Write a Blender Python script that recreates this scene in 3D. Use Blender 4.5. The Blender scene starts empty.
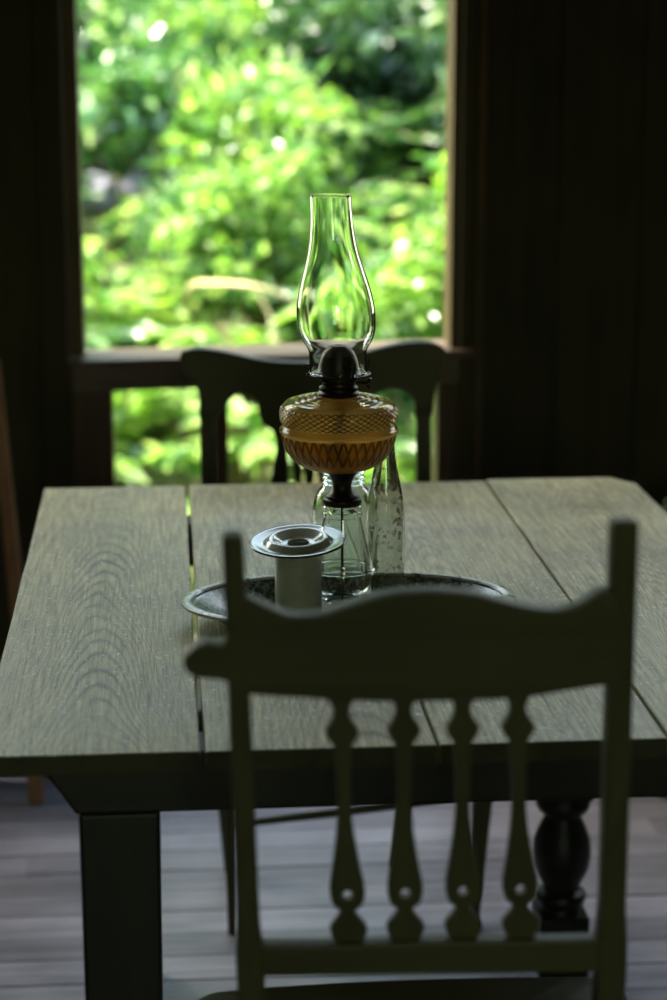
import bpy, math, random
from mathutils import Vector, Matrix, noise
R = math.radians
C = bpy.context.scene.collection
sc = bpy.context.scene

# ------------------------------------------------------------------ helpers
def tag(o, label=None, cat=None, group=None, kind=None):
    if label: o['label'] = label
    if cat: o['category'] = cat
    if group: o['group'] = group
    if kind: o['kind'] = kind
    return o

def thing(name, loc, label, cat, group=None):
    o = bpy.data.objects.new(name, None); C.objects.link(o)
    o.location = loc; o.empty_display_size = .05
    return tag(o, label, cat, group)

def wloc(o):
    v = Vector((0, 0, 0))
    while o: v = v + Vector(o.location); o = o.parent
    return v

def link(name, me, mat, parent=None, origin=None, smooth=None):
    """vertices are given in world space; the object gets its own origin"""
    o = bpy.data.objects.new(name, me); C.objects.link(o)
    if origin is None:
        origin = wloc(parent) if parent else Vector((0, 0, 0))
    origin = Vector(origin)
    me.transform(Matrix.Translation(-origin))
    if parent:
        o.parent = parent; o.location = origin - wloc(parent)
    else:
        o.location = origin
    me.materials.clear()
    for m in (mat if isinstance(mat, (list, tuple)) else [mat]): me.materials.append(m)
    if smooth is not None:
        me.polygons.foreach_set('use_smooth', [True] * len(me.polygons))
        if smooth < 180:
            try: me.set_sharp_from_angle(angle=R(smooth))
            except Exception: pass
    me.update()
    return o

def bevel(o, w, seg=2):
    m = o.modifiers.new('bevel', 'BEVEL'); m.width = w; m.segments = seg
    m.limit_method = 'ANGLE'; m.angle_limit = R(35)
    return o

class MB:
    def __init__(s): s.v = []; s.f = []
    def add(s, v, f):
        b = len(s.v); s.v += [tuple(p) for p in v]; s.f += [tuple(i + b for i in q) for q in f]; return s
    def box(s, x0, x1, y0, y1, z0, z1):
        v = [(x, y, z) for x in (x0, x1) for y in (y0, y1) for z in (z0, z1)]
        f = [(0, 1, 3, 2), (4, 6, 7, 5), (0, 4, 5, 1), (2, 3, 7, 6), (0, 2, 6, 4), (1, 5, 7, 3)]
        return s.add(v, f)
    def hexa(s, bottom, top):      # 4 + 4 corners, same winding
        f = [(3, 2, 1, 0), (4, 5, 6, 7)] + [(i, (i + 1) % 4, (i + 1) % 4 + 4, i + 4) for i in range(4)]
        return s.add(list(bottom) + list(top), f)
    def beam(s, a, b, wa, wb, da=None, db=None):     # tapered square bar from a to b
        a = Vector(a); b = Vector(b); d = (b - a).normalized()
        u = Vector((1, 0, 0)) if abs(d.x) < .9 else Vector((0, 1, 0))
        w = d.cross(u).normalized(); u = w.cross(d).normalized()
        da = da or wa; db = db or wb
        def q(p, h, k): return [p - u*h/2 - w*k/2, p + u*h/2 - w*k/2, p + u*h/2 + w*k/2, p - u*h/2 + w*k/2]
        return s.hexa(q(a, wa, da), q(b, wb, db))
    def tube(s, pts, rad, n=10):
        pts = [Vector(p) for p in pts]; base = len(s.v); N = len(pts)
        if not hasattr(rad, '__len__'): rad = [rad] * N
        ref = Vector((0.13, 0.2, 1)).normalized(); rings = []
        for i, p in enumerate(pts):
            d = (pts[min(i + 1, N - 1)] - pts[max(i - 1, 0)]).normalized()
            if abs(d.dot(ref)) > .97: ref = Vector((1, .1, 0)).normalized()
            u = d.cross(ref).normalized(); w = d.cross(u)
            rings += [p + (u * math.cos(t * 2 * math.pi / n) + w * math.sin(t * 2 * math.pi / n)) * rad[i] for t in range(n)]
        f = [(i*n + t, i*n + (t+1) % n, (i+1)*n + (t+1) % n, (i+1)*n + t) for i in range(N-1) for t in range(n)]
        f += [tuple(range(n))[::-1], tuple((N-1)*n + t for t in range(n))]
        return s.add(rings, f)
    def lathe(s, cx, cy, prof, n=64, fn=None, sx=1, sy=1, closed=False):
        """profile of (radius, z); closed = the profile is a loop (hollow wall)"""
        P = list(prof); N = len(P); v = []; f = []; idx = []
        for (r, z) in P:
            if r < 1e-5:
                idx.append([len(v)] * n); v.append((cx, cy, z))
            else:
                row = []
                for t in range(n):
                    a = 2 * math.pi * t / n; rr = r + (fn(a, z, r) if fn else 0)
                    row.append(len(v)); v.append((cx + rr * math.cos(a) * sx, cy + rr * math.sin(a) * sy, z))
                idx.append(row)
        for i in range(N if closed else N - 1):
            A = idx[i]; B = idx[(i + 1) % N]
            for t in range(n):
                q = [A[t], A[(t+1) % n], B[(t+1) % n], B[t]]
                q2 = []
                for k in q:
                    if k not in q2: q2.append(k)
                if len(q2) > 2: f.append(tuple(q2))
        return s.add(v, f)
    def mesh(s, name):
        me = bpy.data.meshes.new(name); me.from_pydata(s.v, [], s.f)
        me.validate(); me.update(); return me
    def build(s, name, mat, parent=None, origin=None, smooth=None):
        import bmesh
        me = s.mesh(name)
        if len(s.f) < 60000:
            bm = bmesh.new(); bm.from_mesh(me); bmesh.ops.recalc_face_normals(bm, faces=bm.faces); bm.to_mesh(me); bm.free()
        return link(name, me, mat, parent, origin, smooth)

def smooth_loop(pts, k=6, closed=True):
    n = len(pts); out = []
    rng = range(n) if closed else range(n - 1)
    g = (lambda i: pts[i % n]) if closed else (lambda i: pts[max(0, min(n - 1, i))])
    for i in rng:
        p0, p1, p2, p3 = g(i-1), g(i), g(i+1), g(i+2)
        for j in range(k):
            t = j / k
            out.append(tuple(.5 * ((2*b) + (c-a)*t + (2*a-5*b+4*c-d)*t*t + (3*b-a-3*c+d)*t**3) for a, b, c, d in zip(p0, p1, p2, p3)))
    if not closed: out.append(tuple(pts[-1]))
    return out

def flat(name, loops, y, thick, mat, parent, bev=.0015, lean=None, origin=None):
    """board cut to an outline in the x/z plane (further loops are holes), real thickness, rounded edges"""
    cu = bpy.data.curves.new(name, 'CURVE'); cu.dimensions = '2D'; cu.fill_mode = 'BOTH'
    cu.extrude = thick / 2 - bev; cu.bevel_depth = bev; cu.bevel_resolution = 1; cu.offset = -bev
    for L in loops:
        sp = cu.splines.new('POLY'); sp.points.add(len(L) - 1); sp.use_cyclic_u = True
        for i, (a, b) in enumerate(L): sp.points[i].co = (a, b, 0, 1)
    t = bpy.data.objects.new('tmp', cu); C.objects.link(t)
    bpy.context.view_layer.update()
    me = bpy.data.meshes.new_from_object(t.evaluated_get(bpy.context.evaluated_depsgraph_get()))
    bpy.data.objects.remove(t); bpy.data.curves.remove(cu)
    for v in me.vertices:
        a, b, c = v.co; v.co = (a, (lean(b) if lean else y) - c, b)
    me.name = name
    return link(name, me, mat, parent, origin, smooth=30)

def circle(cx, cz, r, n=16, k=1):
    return [(cx + r * math.cos(k * 2 * math.pi * i / n), cz + r * math.sin(k * 2 * math.pi * i / n)) for i in range(n)]

# ------------------------------------------------------------------ materials
class NT:
    def __init__(s, name):
        s.m = bpy.data.materials.new(name); s.m.use_nodes = True; s.t = s.m.node_tree; s.t.nodes.clear()
        s.out = s.n('ShaderNodeOutputMaterial')
    def n(s, typ, **kw):
        x = s.t.nodes.new(typ)
        for k, v in kw.items(): setattr(x, k, v)
        return x
    def l(s, a, b): s.t.links.new(a, b)
    def put(s, sock, v):
        if isinstance(v, bpy.types.NodeSocket): s.l(v, sock)
        else: sock.default_value = v
    def math(s, op, a, b=0.0, c=0.0):
        x = s.n('ShaderNodeMath', operation=op)
        s.put(x.inputs[0], a); s.put(x.inputs[1], b); s.put(x.inputs[2], c); return x.outputs[0]
    def coord(s, scale=(1, 1, 1), loc=(0, 0, 0), kind='Object'):
        t = s.n('ShaderNodeTexCoord'); m = s.n('ShaderNodeMapping')
        m.inputs['Scale'].default_value = scale; m.inputs['Location'].default_value = loc
        s.l(t.outputs[kind], m.inputs[0]); return m.outputs[0]
    def noise(s, vec, scale, detail=4, rough=.55, dist=0):
        x = s.n('ShaderNodeTexNoise'); s.l(vec, x.inputs['Vector'])
        x.inputs['Scale'].default_value = scale; x.inputs['Detail'].default_value = detail
        x.inputs['Roughness'].default_value = rough; x.inputs['Distortion'].default_value = dist
        return x.outputs['Fac']
    def ramp(s, fac, stops):
        x = s.n('ShaderNodeValToRGB'); e = x.color_ramp.elements
        while len(e) < len(stops): e.new(.5)
        for i, (p, c) in enumerate(stops):
            e[i].position = p; e[i].color = (*c, 1) if len(c) == 3 else c
        s.put(x.inputs[0], fac); return x.outputs[0]
    def mix(s, f, a, b, mode='MIX'):
        x = s.n('ShaderNodeMix', data_type='RGBA', blend_type=mode)
        s.put(x.inputs[0], f)
        s.put(x.inputs[6], a if isinstance(a, bpy.types.NodeSocket) else (*a, 1))
        s.put(x.inputs[7], b if isinstance(b, bpy.types.NodeSocket) else (*b, 1))
        return x.outputs[2]
    def bsdf(s, col, rough=.6, bump=None, bstr=.3, bdist=.002, **kw):
        b = s.n('ShaderNodeBsdfPrincipled')
        s.put(b.inputs['Base Color'], col if isinstance(col, bpy.types.NodeSocket) else (*col, 1))
        s.put(b.inputs['Roughness'], rough)
        for k, v in kw.items(): s.put(b.inputs[k.replace('_', ' ')], v)
        if bump is not None:
            u = s.n('ShaderNodeBump'); u.inputs['Strength'].default_value = bstr; u.inputs['Distance'].default_value = bdist
            s.l(bump, u.inputs['Height']); s.l(u.outputs[0], b.inputs['Normal'])
        s.l(b.outputs[0], s.out.inputs[0]); return s.m

def wood(name, c1, c2, rough=.5, axis='z', island=0.0, scale=1.0, spec=.25):
    t = NT(name); st = {'x': (3, 45, 45), 'y': (45, 3, 45), 'z': (45, 45, 3)}[axis]
    v = t.coord(tuple(k * scale for k in st))
    n1 = t.noise(v, 1.0, 5, .6, .6)
    n2 = t.noise(t.coord(), 5.0, 3)
    col = t.ramp(n1, [(.3, c1), (.72, c2)])
    col = t.mix(.35, col, t.ramp(n2, [(.3, tuple(k * .6 for k in c1)), (.7, c2)]))
    if island:
        g = t.n('ShaderNodeNewGeometry')
        col = t.mix(1.0, col, t.ramp(g.outputs['Random Per Island'], [(0, (1 - island,) * 3), (1, (1 + island,) * 3)]), 'MULTIPLY')
    return t.bsdf(col, rough, n1, .35, .0015, Specular_IOR_Level=spec)

def tabletop(name, cx, cy, K, period, seed, amt=1.0, wid=.06):
    """weathered softwood: nested cathedral growth rings, knots, pale specks of wear"""
    t = NT(name); tc = t.n('ShaderNodeTexCoord'); sp = t.n('ShaderNodeSeparateXYZ'); t.l(tc.outputs['Object'], sp.inputs[0])
    wob = t.noise(t.coord((6, 1.6, 6), (seed, seed, 0)), 1.0, 2, .5)
    x = t.math('ADD', t.math('SUBTRACT', sp.outputs[0], cx), t.math('MULTIPLY', t.math('SUBTRACT', wob, .5), .13))
    wob2 = t.noise(t.coord((10, 5, 10), (0, seed * 2, 0)), 1.0, 4, .6)
    y = t.math('ADD', t.math('SUBTRACT', sp.outputs[1], cy), t.math('MULTIPLY', t.math('SUBTRACT', wob2, .5), .09))
    f = t.math('ADD', t.math('MULTIPLY', t.math('MULTIPLY', x, x), K), y)
    ring = t.math('SINE', t.math('MULTIPLY', f, 2 * math.pi / period))
    ring = t.math('POWER', t.math('MULTIPLY_ADD', ring, .5, .5), 3.2)
    fib = t.noise(t.coord((330, 9, 50), (seed, 0, 0)), 1.0, 6, .72)
    crk = t.ramp(t.noise(t.coord((170, 5, 50), (seed, 4, 0), ), 1.0, 3, .6, .5), [(.655, (0,) * 3), (.70, (1,) * 3)])
    nick = t.ramp(t.noise(t.coord((60, 190, 50), (seed, 9, 0)), 1.0, 1, .5), [(.725, (0,) * 3), (.75, (1,) * 3)])
    big = t.noise(t.coord((1, 1, 1), (seed, 3, 0)), 5.0, 5, .65)
    col = t.ramp(fib, [(.34, (.12, .11, .058)), (.66, (.49, .445, .24))])
    fade = t.ramp(t.noise(t.coord((1, 1, 1), (seed, 7, 1)), 4.0, 2), [(.38, (.12,) * 3), (.62, (1,) * 3)])
    xw = t.math('DIVIDE', x, wid); env = t.math('MULTIPLY_ADD', t.math('POWER', 2.718, t.math('MULTIPLY', t.math('MULTIPLY', xw, xw), -1.0)), .8, .2)
    ring = t.math('MULTIPLY', ring, env)
    col = t.mix(t.math('MULTIPLY', t.math('MULTIPLY', ring, amt), fade), col, (.055, .046, .022))
    col = t.mix(1.0, col, t.ramp(big, [(.25, (.6, .61, .6)), (.75, (1.35, 1.33, 1.28))]), 'MULTIPLY')
    col = t.mix(t.math('MULTIPLY', t.math('MAXIMUM', crk, nick), .75), col, (.035, .03, .016))
    vor = t.n('ShaderNodeTexVoronoi'); t.l(t.coord((1, .75, 1), (seed, .3, 0)), vor.inputs['Vector']); vor.inputs['Scale'].default_value = 7
    knot = t.ramp(vor.outputs['Distance'], [(.035, (1,) * 3), (.07, (0,) * 3)])
    col = t.mix(t.math('MULTIPLY', knot, .85), col, (.02, .016, .01))
    sp2 = t.noise(t.coord((1, 1, 1), (seed, 1, 0)), 160, 2, .5)
    speck = t.ramp(sp2, [(.63, (0,) * 3), (.70, (1,) * 3)])
    col = t.mix(t.math('MULTIPLY', speck, .75), col, (.62, .63, .58))
    h = t.math('SUBTRACT', fib, t.math('MULTIPLY', ring, .5))
    rg = t.math('MULTIPLY_ADD', big, .25, .36)
    return t.bsdf(col, rg, h, .8, .0014, Specular_IOR_Level=.36)

def leafmat(name, stops, trans=.5, rough=.4):
    t = NT(name); g = t.n('ShaderNodeNewGeometry'); o = t.n('ShaderNodeObjectInfo')
    f = t.math('FRACT', t.math('ADD', g.outputs['Random Per Island'], t.math('MULTIPLY', o.outputs['Random'], .35)))
    col = t.ramp(f, stops)
    b = t.n('ShaderNodeBsdfPrincipled'); t.l(col, b.inputs['Base Color']); b.inputs['Roughness'].default_value = rough
    b.inputs['Specular IOR Level'].default_value = .9
    tr = t.n('ShaderNodeBsdfTranslucent')
    t.l(t.mix(1.0, col, (1.3, 1.4, .65), 'MULTIPLY'), tr.inputs[0])
    m = t.n('ShaderNodeMixShader'); m.inputs[0].default_value = trans
    t.l(b.outputs[0], m.inputs[1]); t.l(tr.outputs[0], m.inputs[2]); t.l(m.outputs[0], t.out.inputs[0]); return t.m

def glass(name, col=(1, 1, 1), ior=1.46, rough=0.0, dirt=None):
    t = NT(name); b = t.n('ShaderNodeBsdfPrincipled')
    b.inputs['Base Color'].default_value = (*col, 1); b.inputs['Roughness'].default_value = rough
    b.inputs['IOR'].default_value = ior; b.inputs['Transmission Weight'].default_value = 1
    if dirt:
        d = t.n('ShaderNodeBsdfPrincipled'); d.inputs['Base Color'].default_value = (*dirt[0], 1); d.inputs['Roughness'].default_value = .8
        n1 = t.noise(t.coord(), dirt[1], 3, .6); n2 = t.noise(t.coord(), 22, 2)
        f = t.math('MULTIPLY', t.ramp(n1, [(.56, (0,)*3), (.61, (1,)*3)]), t.ramp(n2, [(.42, (0,)*3), (.58, (1,)*3)]))
        f = t.math('MAXIMUM', f, t.math('MULTIPLY', n2, dirt[2]))
        m = t.n('ShaderNodeMixShader'); t.l(f, m.inputs[0]); t.l(b.outputs[0], m.inputs[1]); t.l(d.outputs[0], m.inputs[2])
        t.l(m.outputs[0], t.out.inputs[0])
    else: t.l(b.outputs[0], t.out.inputs[0])
    return t.m

M = {}
M['dark'] = wood('dark_stained_wood', (.006, .006, .002), (.015, .014, .005), .45)
M['darkx'] = wood('dark_stained_wood_across', (.006, .006, .002), (.015, .014, .005), .45, 'x')
M['green_black'] = wood('worn_black_green_paint', (.036, .037, .014), (.066, .067, .024), .5)
M['greenx'] = wood('worn_black_green_paint_across', (.036, .037, .014), (.066, .067, .024), .5, 'x')
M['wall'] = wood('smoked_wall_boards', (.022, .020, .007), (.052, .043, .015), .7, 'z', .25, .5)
M['frame'] = wood('brown_window_wood', (.045, .028, .012), (.10, .062, .028), .5, 'z')
M['framex'] = wood('brown_window_wood_across', (.06, .042, .026), (.14, .10, .065), .45, 'x')
M['floor'] = wood('grey_floor_boards', (.075, .077, .098), (.26, .265, .335), .42, 'x', .28, 1.0, .5)
M['ceil'] = wood('ceiling_boards', (.03, .02, .01), (.07, .05, .03), .7, 'x', .2)
M['end_shade'] = wood('shade_toned_end_grain', (.022, .022, .010), (.05, .047, .022), .7, 'y')  # plank end wood, with the shade on the ends put into its colour
M['pole'] = wood('orange_brown_wood', (.20, .10, .045), (.36, .19, .09), .5)
M['glass'] = glass('clear_glass', (.97, 1, .98))
M['glass_old'] = glass('dusty_bottle_glass', (.93, .97, .90), 1.46, 0, ((.34, .30, .20), 170, .20))
M['glass_jar'] = glass('greenish_jar_glass', (.88, .96, .90), 1.46, 0.0)
M['glass_amber'] = glass('amber_glass', (.70, .56, .28), 1.38, .10)
_t = M['glass_amber'].node_tree; _o = [n for n in _t.nodes if n.type == 'OUTPUT_MATERIAL'][0]; _g = [n for n in _t.nodes if n.type == 'BSDF_PRINCIPLED'][0]
_tr = _t.nodes.new('ShaderNodeBsdfTranslucent'); _tr.inputs[0].default_value = (.70, .58, .28, 1); _mx = _t.nodes.new('ShaderNodeMixShader'); _mx.inputs[0].default_value = .42
_t.links.new(_g.outputs[0], _mx.inputs[1]); _t.links.new(_tr.outputs[0], _mx.inputs[2]); _t.links.new(_mx.outputs[0], _o.inputs[0])
M['oil'] = glass('amber_lamp_oil', (.80, .42, .10), 1.33, .15)
t = NT('blackened_brass'); nz = t.noise(t.coord(), 60, 4)
M['burner'] = t.bsdf(t.ramp(nz, [(.3, (.010, .009, .006)), (.7, (.040, .030, .018))]), .38, nz, .1, Metallic=.7)
t = NT('wick_cloth'); M['wick'] = t.bsdf((.05, .035, .02), .9, t.noise(t.coord(), 300, 2), .5)
t = NT('white_enamel'); nz = t.noise(t.coord(), 14, 5, .65)
M['enamel'] = t.bsdf(t.ramp(nz, [(.30, (.34, .37, .31)), (.55, (.48, .53, .46))]), .12, nz, .05)
t = NT('chipped_enamel_edge'); nz = t.noise(t.coord(), 55, 4)
M['edge'] = t.bsdf(t.ramp(nz, [(.34, (.05, .05, .04)), (.46, (.50, .50, .44))]), .25, nz, .2)
t = NT('mottled_dark_enamel'); a = t.noise(t.coord(), 38, 6, .75); b2 = t.noise(t.coord(), 140, 3, .6)
M['dish'] = t.bsdf(t.mix(t.ramp(b2, [(.50, (0,)*3), (.62, (.8,)*3)]), t.ramp(a, [(.35, (.014, .020, .012)), (.65, (.070, .090, .055))]), (.24, .28, .20)), .22, a, .3)
t = NT('dark_metal_paint'); nz = t.noise(t.coord(), 20, 4); M['metal'] = t.bsdf(t.ramp(nz, [(.3, (.012, .022, .012)), (.7, (.03, .05, .03))]), .25, nz, .1)
t = NT('leaf_litter_soil'); nz = t.noise(t.coord(), 9, 6, .7)
M['soil'] = t.bsdf(t.ramp(nz, [(.3, (.05, .10, .02)), (.5, (.13, .14, .05)), (.7, (.30, .22, .15))]), .9, nz, .8, .03)
t = NT('pale_stone'); nz = t.noise(t.coord(), 7, 6, .7); M['stone'] = t.bsdf(t.ramp(nz, [(.3, (.24, .24, .31)), (.7, (.44, .43, .54))]), .8, nz, .6, .02)
t = NT('bark'); nz = t.noise(t.coord((20, 20, 4)), 1, 5); M['bark'] = t.bsdf(t.ramp(nz, [(.3, (.08, .06, .035)), (.7, (.22, .17, .10))]), .85, nz, .6, .01)
t = NT('pale_branch_bark'); nz = t.noise(t.coord((20, 20, 20)), 1, 3); M['branch'] = t.bsdf(t.ramp(nz, [(.3, (.36, .32, .13)), (.7, (.52, .46, .22))]), .7, nz, .3, .003)
M['leaf_y'] = leafmat('yellow_green_leaves', [(0, (.04, .13, .03)), (.35, (.13, .29, .055)), (.7, (.29, .46, .09)), (1, (.55, .66, .34))], .45, .25)
M['leaf_m'] = leafmat('mid_green_leaves', [(0, (.02, .075, .025)), (.5, (.07, .19, .055)), (.85, (.19, .35, .12)), (1, (.50, .60, .42))], .4, .25)
M['leaf_d'] = leafmat('deep_green_leaves', [(0, (.015, .05, .02)), (.55, (.05, .12, .045)), (.9, (.16, .27, .13)), (1, (.45, .55, .45))], .35, .25)
M['petal'] = NT('white_petals').bsdf((.85, .85, .80), .6)

# ------------------------------------------------------------------ the room
random.seed(4)
XL, XR, YB, YW, ZC = -1.9, 2.6, -1.6, 4.15, 2.45
mb = MB(); y = YB; k = 0
while y < YW + .1:                                        # narrow boards running left to right
    x = XL
    off = random.uniform(.4, 1.9)
    while x < XR:
        e = min(x + off, XR); dz = random.uniform(-.0012, .0012)
        mb.box(x + .0006, e - .0006, y + .0018, y + .0882, -.03, dz); x = e; off = random.uniform(1.1, 2.2)
    y += .09
tag(mb.build('floor', M['floor']), kind='structure')
tag(MB().box(XL - .1, XR + .1, YB - .1, YW + .1, -.08, -.03).build('trim_1', M['wall']), kind='structure')
mb = MB(); x = XL
while x < XR: mb.box(x + .002, min(x + .138, XR), YB, YW, ZC, ZC + .02); x += .14
mb.box(XL - .1, XR + .1, YB - .1, YW + .12, ZC + .02, ZC + .06)
tag(mb.build('ceiling', M['ceil']), kind='structure')

OX0, OX1, OTOP = -.167, .577, 2.15          # opening above the rail
LX0, LX1, LBOT = -.113, .553, .22           # opening under the rail
def boards(mb, x0, x1, z0, z1, w=.17):      # vertical wall boards with slim gaps and battens' shadow lines
    n = max(1, round((x1 - x0) / w)); w = (x1 - x0) / n
    for i in range(n):
        d = random.uniform(0, .004)
        mb.box(x0 + i*w + .0015, x0 + (i+1)*w - .0015, YW + d, YW + .022, z0, z1)
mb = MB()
SW = [(-1.60, -.62), (1.30, 2.30)]; SZ0, SZ1 = .95, 2.36      # two unseen window openings, added to let fill light onto the table
CL = [(SW[0][1], OX0 - .085), (OX1 + .05, SW[1][0])]; CZ = 1.66  # clerestory gaps out of view, also added for fill light
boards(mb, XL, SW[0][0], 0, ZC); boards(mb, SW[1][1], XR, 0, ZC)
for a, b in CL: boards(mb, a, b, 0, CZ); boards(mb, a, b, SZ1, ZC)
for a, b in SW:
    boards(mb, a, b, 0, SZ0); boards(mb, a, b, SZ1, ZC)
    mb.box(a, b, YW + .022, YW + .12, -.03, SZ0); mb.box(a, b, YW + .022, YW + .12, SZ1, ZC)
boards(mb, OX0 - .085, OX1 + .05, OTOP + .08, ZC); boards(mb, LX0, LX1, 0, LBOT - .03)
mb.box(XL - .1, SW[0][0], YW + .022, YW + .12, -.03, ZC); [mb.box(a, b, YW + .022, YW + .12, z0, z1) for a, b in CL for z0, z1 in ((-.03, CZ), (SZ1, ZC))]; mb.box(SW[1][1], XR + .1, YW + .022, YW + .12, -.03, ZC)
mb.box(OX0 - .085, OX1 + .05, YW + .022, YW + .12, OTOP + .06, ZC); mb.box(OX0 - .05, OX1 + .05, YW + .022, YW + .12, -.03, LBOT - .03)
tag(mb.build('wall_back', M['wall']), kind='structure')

def tilt(x0, x1, y0, y1, z0, z1):        # the old rail sags a little towards the left
    t = lambda x: (x - .2) * .016
    q = lambda z: [(x0, y0, z + t(x0)), (x1, y0, z + t(x1)), (x1, y1, z + t(x1)), (x0, y1, z + t(x0))]
    return q(z0), q(z1)
win = MB()
win.box(OX0 - .085, OX0 - .028, YW - .028, YW + .06, .0, OTOP + .08)         # heavy left post
win.box(OX1 + .018, OX1 + .050, YW - .012, YW + .06, .0, OTOP + .08)
win.box(OX0 - .085, OX1 + .050, YW - .02, YW + .06, OTOP, OTOP + .08)
w1 = tag(bevel(win.build('window_1', M['wall']), .004), kind='structure')
bevel(MB().box(OX0 - .028, OX0, YW - .008, YW + .10, .856, OTOP).build('window_frame', M['frame'], w1), .003)
bevel(MB().box(OX1, OX1 + .018, YW - .004, YW + .10, .856, OTOP).build('window_frame', M['frame'], w1), .003)
bevel(MB().box(OX1 + .050, OX1 + .066, YW - .018, YW + .022, 0, OTOP + .08).build('casing_bead', M['frame'], w1), .004)
bevel(MB().hexa(*tilt(OX0 - .028, OX1 + .020, YW - .01, YW + .10, .788, .838)).build('rail', M['framex'], w1), .003)
bevel(MB().hexa(*tilt(OX0 - .03, OX1 + .052, YW - .022, YW + .13, .838, .854)).build('window_sill', M['framex'], w1), .005)
bevel(MB().box(OX0 - .028, LX0, YW, YW + .08, LBOT - .03, .785).build('stile', M['frame'], w1), .003)
bevel(MB().box(LX1, OX1 + .02, YW, YW + .08, LBOT - .03, .785).build('stile', M['frame'], w1), .003)
bevel(MB().box(LX0, LX1, YW, YW + .08, LBOT - .03, LBOT + .02).build('bottom_rail', M['framex'], w1), .003)
for bx in (.107, .322):
    bevel(MB().box(bx - .0145, bx + .0145, YW + .015, YW + .045, LBOT + .02, .786).build('baluster', M['frame'], w1), .003)

for k, (a, b) in enumerate(SW + CL):
    f = MB(); SZ0 = .95 if k < 2 else CZ
    f.box(a, a + .05, YW - .015, YW + .10, SZ0, SZ1); f.box(b - .05, b, YW - .015, YW + .10, SZ0, SZ1)
    f.box(a, b, YW - .015, YW + .10, SZ1 - .05, SZ1); f.box(a, b, YW - .03, YW + .12, SZ0, SZ0 + .04)
    f.box((a+b)/2 - .015, (a+b)/2 + .015, YW + .03, YW + .06, SZ0, SZ1)
    tag(bevel(f.build('window_%d' % (k + 2), M['frame']), .003), kind='structure')  # frames of the added windows and clerestory, all out of view
for nm, a, b in (('wall_left', XL - .1, XL), ('wall_right', XR, XR + .1)):
    mb = MB(); yy = YB
    while yy < YW: mb.box(a, b, yy + .002, min(yy + .168, YW), -.03, ZC); yy += .17
    tag(mb.build(nm, M['wall']), kind='structure')
mb = MB(); dx0, dx1 = -.2, .7  # opening behind the camera, added to pass fill light
mb.box(XL - .1, dx0, YB - .1, YB, -.03, ZC); mb.box(dx1, XR + .1, YB - .1, YB, -.03, ZC); mb.box(dx0, dx1, YB - .1, YB, 2.05, ZC)
tag(mb.build('wall_front', M['wall']), kind='structure')
mb = MB(); mb.box(dx0, dx0 + .05, YB - .11, YB + .01, 0, 2.05); mb.box(dx1 - .05, dx1, YB - .11, YB + .01, 0, 2.05); mb.box(dx0, dx1, YB - .11, YB + .01, 2.0, 2.05)
tag(mb.build('added_door_1', M['frame']), kind='structure')  # frame of the added opening behind the camera

# ------------------------------------------------------------------ the table
TX0, TX1, TY0, TY1, TT, TB = -.206, .775, 2.052, 3.345, .76, .737
tab = thing('plank_table', (.285, 2.70, 0), 'weathered grey plank table with dark frame standing before the open window', 'table')
seams = [TX0, .029, .2785, .528, TX1]
grain = [(-.005, .25, 75, .056, 1.7, 1.0, .055), (.045, -.75, 60, .065, 5.1, .8, .06), (-.035, .3, 75, .058, 9.4, .45, .07), (.0, -.5, 85, .052, 13.9, .5, .09)]
for i in range(4):
    a, b = seams[i], seams[i+1]
    g0 = (0, .003, .0016, .0022)[i]; g1 = (.003, .0016, .0022, 0)[i]
    mb = MB(); n = 24
    y0, y1 = TY0 + (.001, 0, .0015, .001)[i], TY1 + (0, .006, -.002, .010)[i]
    for s in range(n):                                   # hand-sawn, slightly wavy edges
        pass
    ys = [y0 + (y1 - y0) * s / n for s in range(n + 1)]
    wv = lambda yy, sd: .0011 * noise.noise(Vector((sd * 9.1, yy * 6, 0)))
    v = []
    for yy in ys:
        l = a + g0 + wv(yy, i) ; r = b - g1 + wv(yy, i + 1)
        if i == 3 and yy > TY1 - .03: r -= (yy - TY1 + .03) * .8
        v += [(l, yy, TB), (r, yy, TB), (r, yy, TT), (l, yy, TT)]
    f = [(3, 2, 1, 0), tuple(4*n + q for q in (0, 1, 2, 3))]
    for s in range(n):
        for q in range(4): f.append((4*s + q, 4*s + (q+1) % 4, 4*s + 4 + (q+1) % 4, 4*s + 4 + q))
    mb.add(v, f)
    o = mb.build('plank', tabletop('weathered_plank_' + 'abcd'[i], *grain[i]), tab, origin=((a + b)/2, 2.7, TB))
    o.data.materials.append(M['end_shade'])
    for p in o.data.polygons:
        if abs(p.normal.y) > .9: p.material_index = 1  # end faces take the colour with shade painted in
    bevel(o, .002, 2)
def cleat(y0, y1):
    xs = [(TX0 + .055, TB), (TX0 + .062, .722), (TX0 + .098, .668), (TX1 - .098, .668), (TX1 - .062, .722), (TX1 - .055, TB)]
    v = [(x, y0, z) for x, z in xs] + [(x, y1, z) for x, z in xs]; n = 6
    return MB().add(v, [tuple(range(n)), tuple(range(2*n-1, n-1, -1))] + [(i, (i+1) % n, (i+1) % n + n, i + n) for i in range(n)])
bevel(cleat(2.115, 2.185).build('crossbeam', M['darkx'], tab), .004)
bevel(cleat(3.165, 3.235).build('crossbeam', M['darkx'], tab), .004)
for s in (0, 1):
    cx = -.061 if s == 0 else .631
    h = .044
    bevel(MB().hexa([(cx-h*.92, 2.115, 0), (cx+h*.92, 2.115, 0), (cx+h*.92, 2.185, 0), (cx-h*.92, 2.185, 0)],
                    [(cx-h, 2.115, .668), (cx+h, 2.115, .668), (cx+h, 2.185, .668), (cx-h, 2.185, .668)]).build('leg', M['dark'], tab), .004)
    bevel(MB().box(cx - .014 if s else cx - .012, cx + .014, 2.185, 3.165, .655, .70).build('side_rail', M['dark'], tab), .003)
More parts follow.
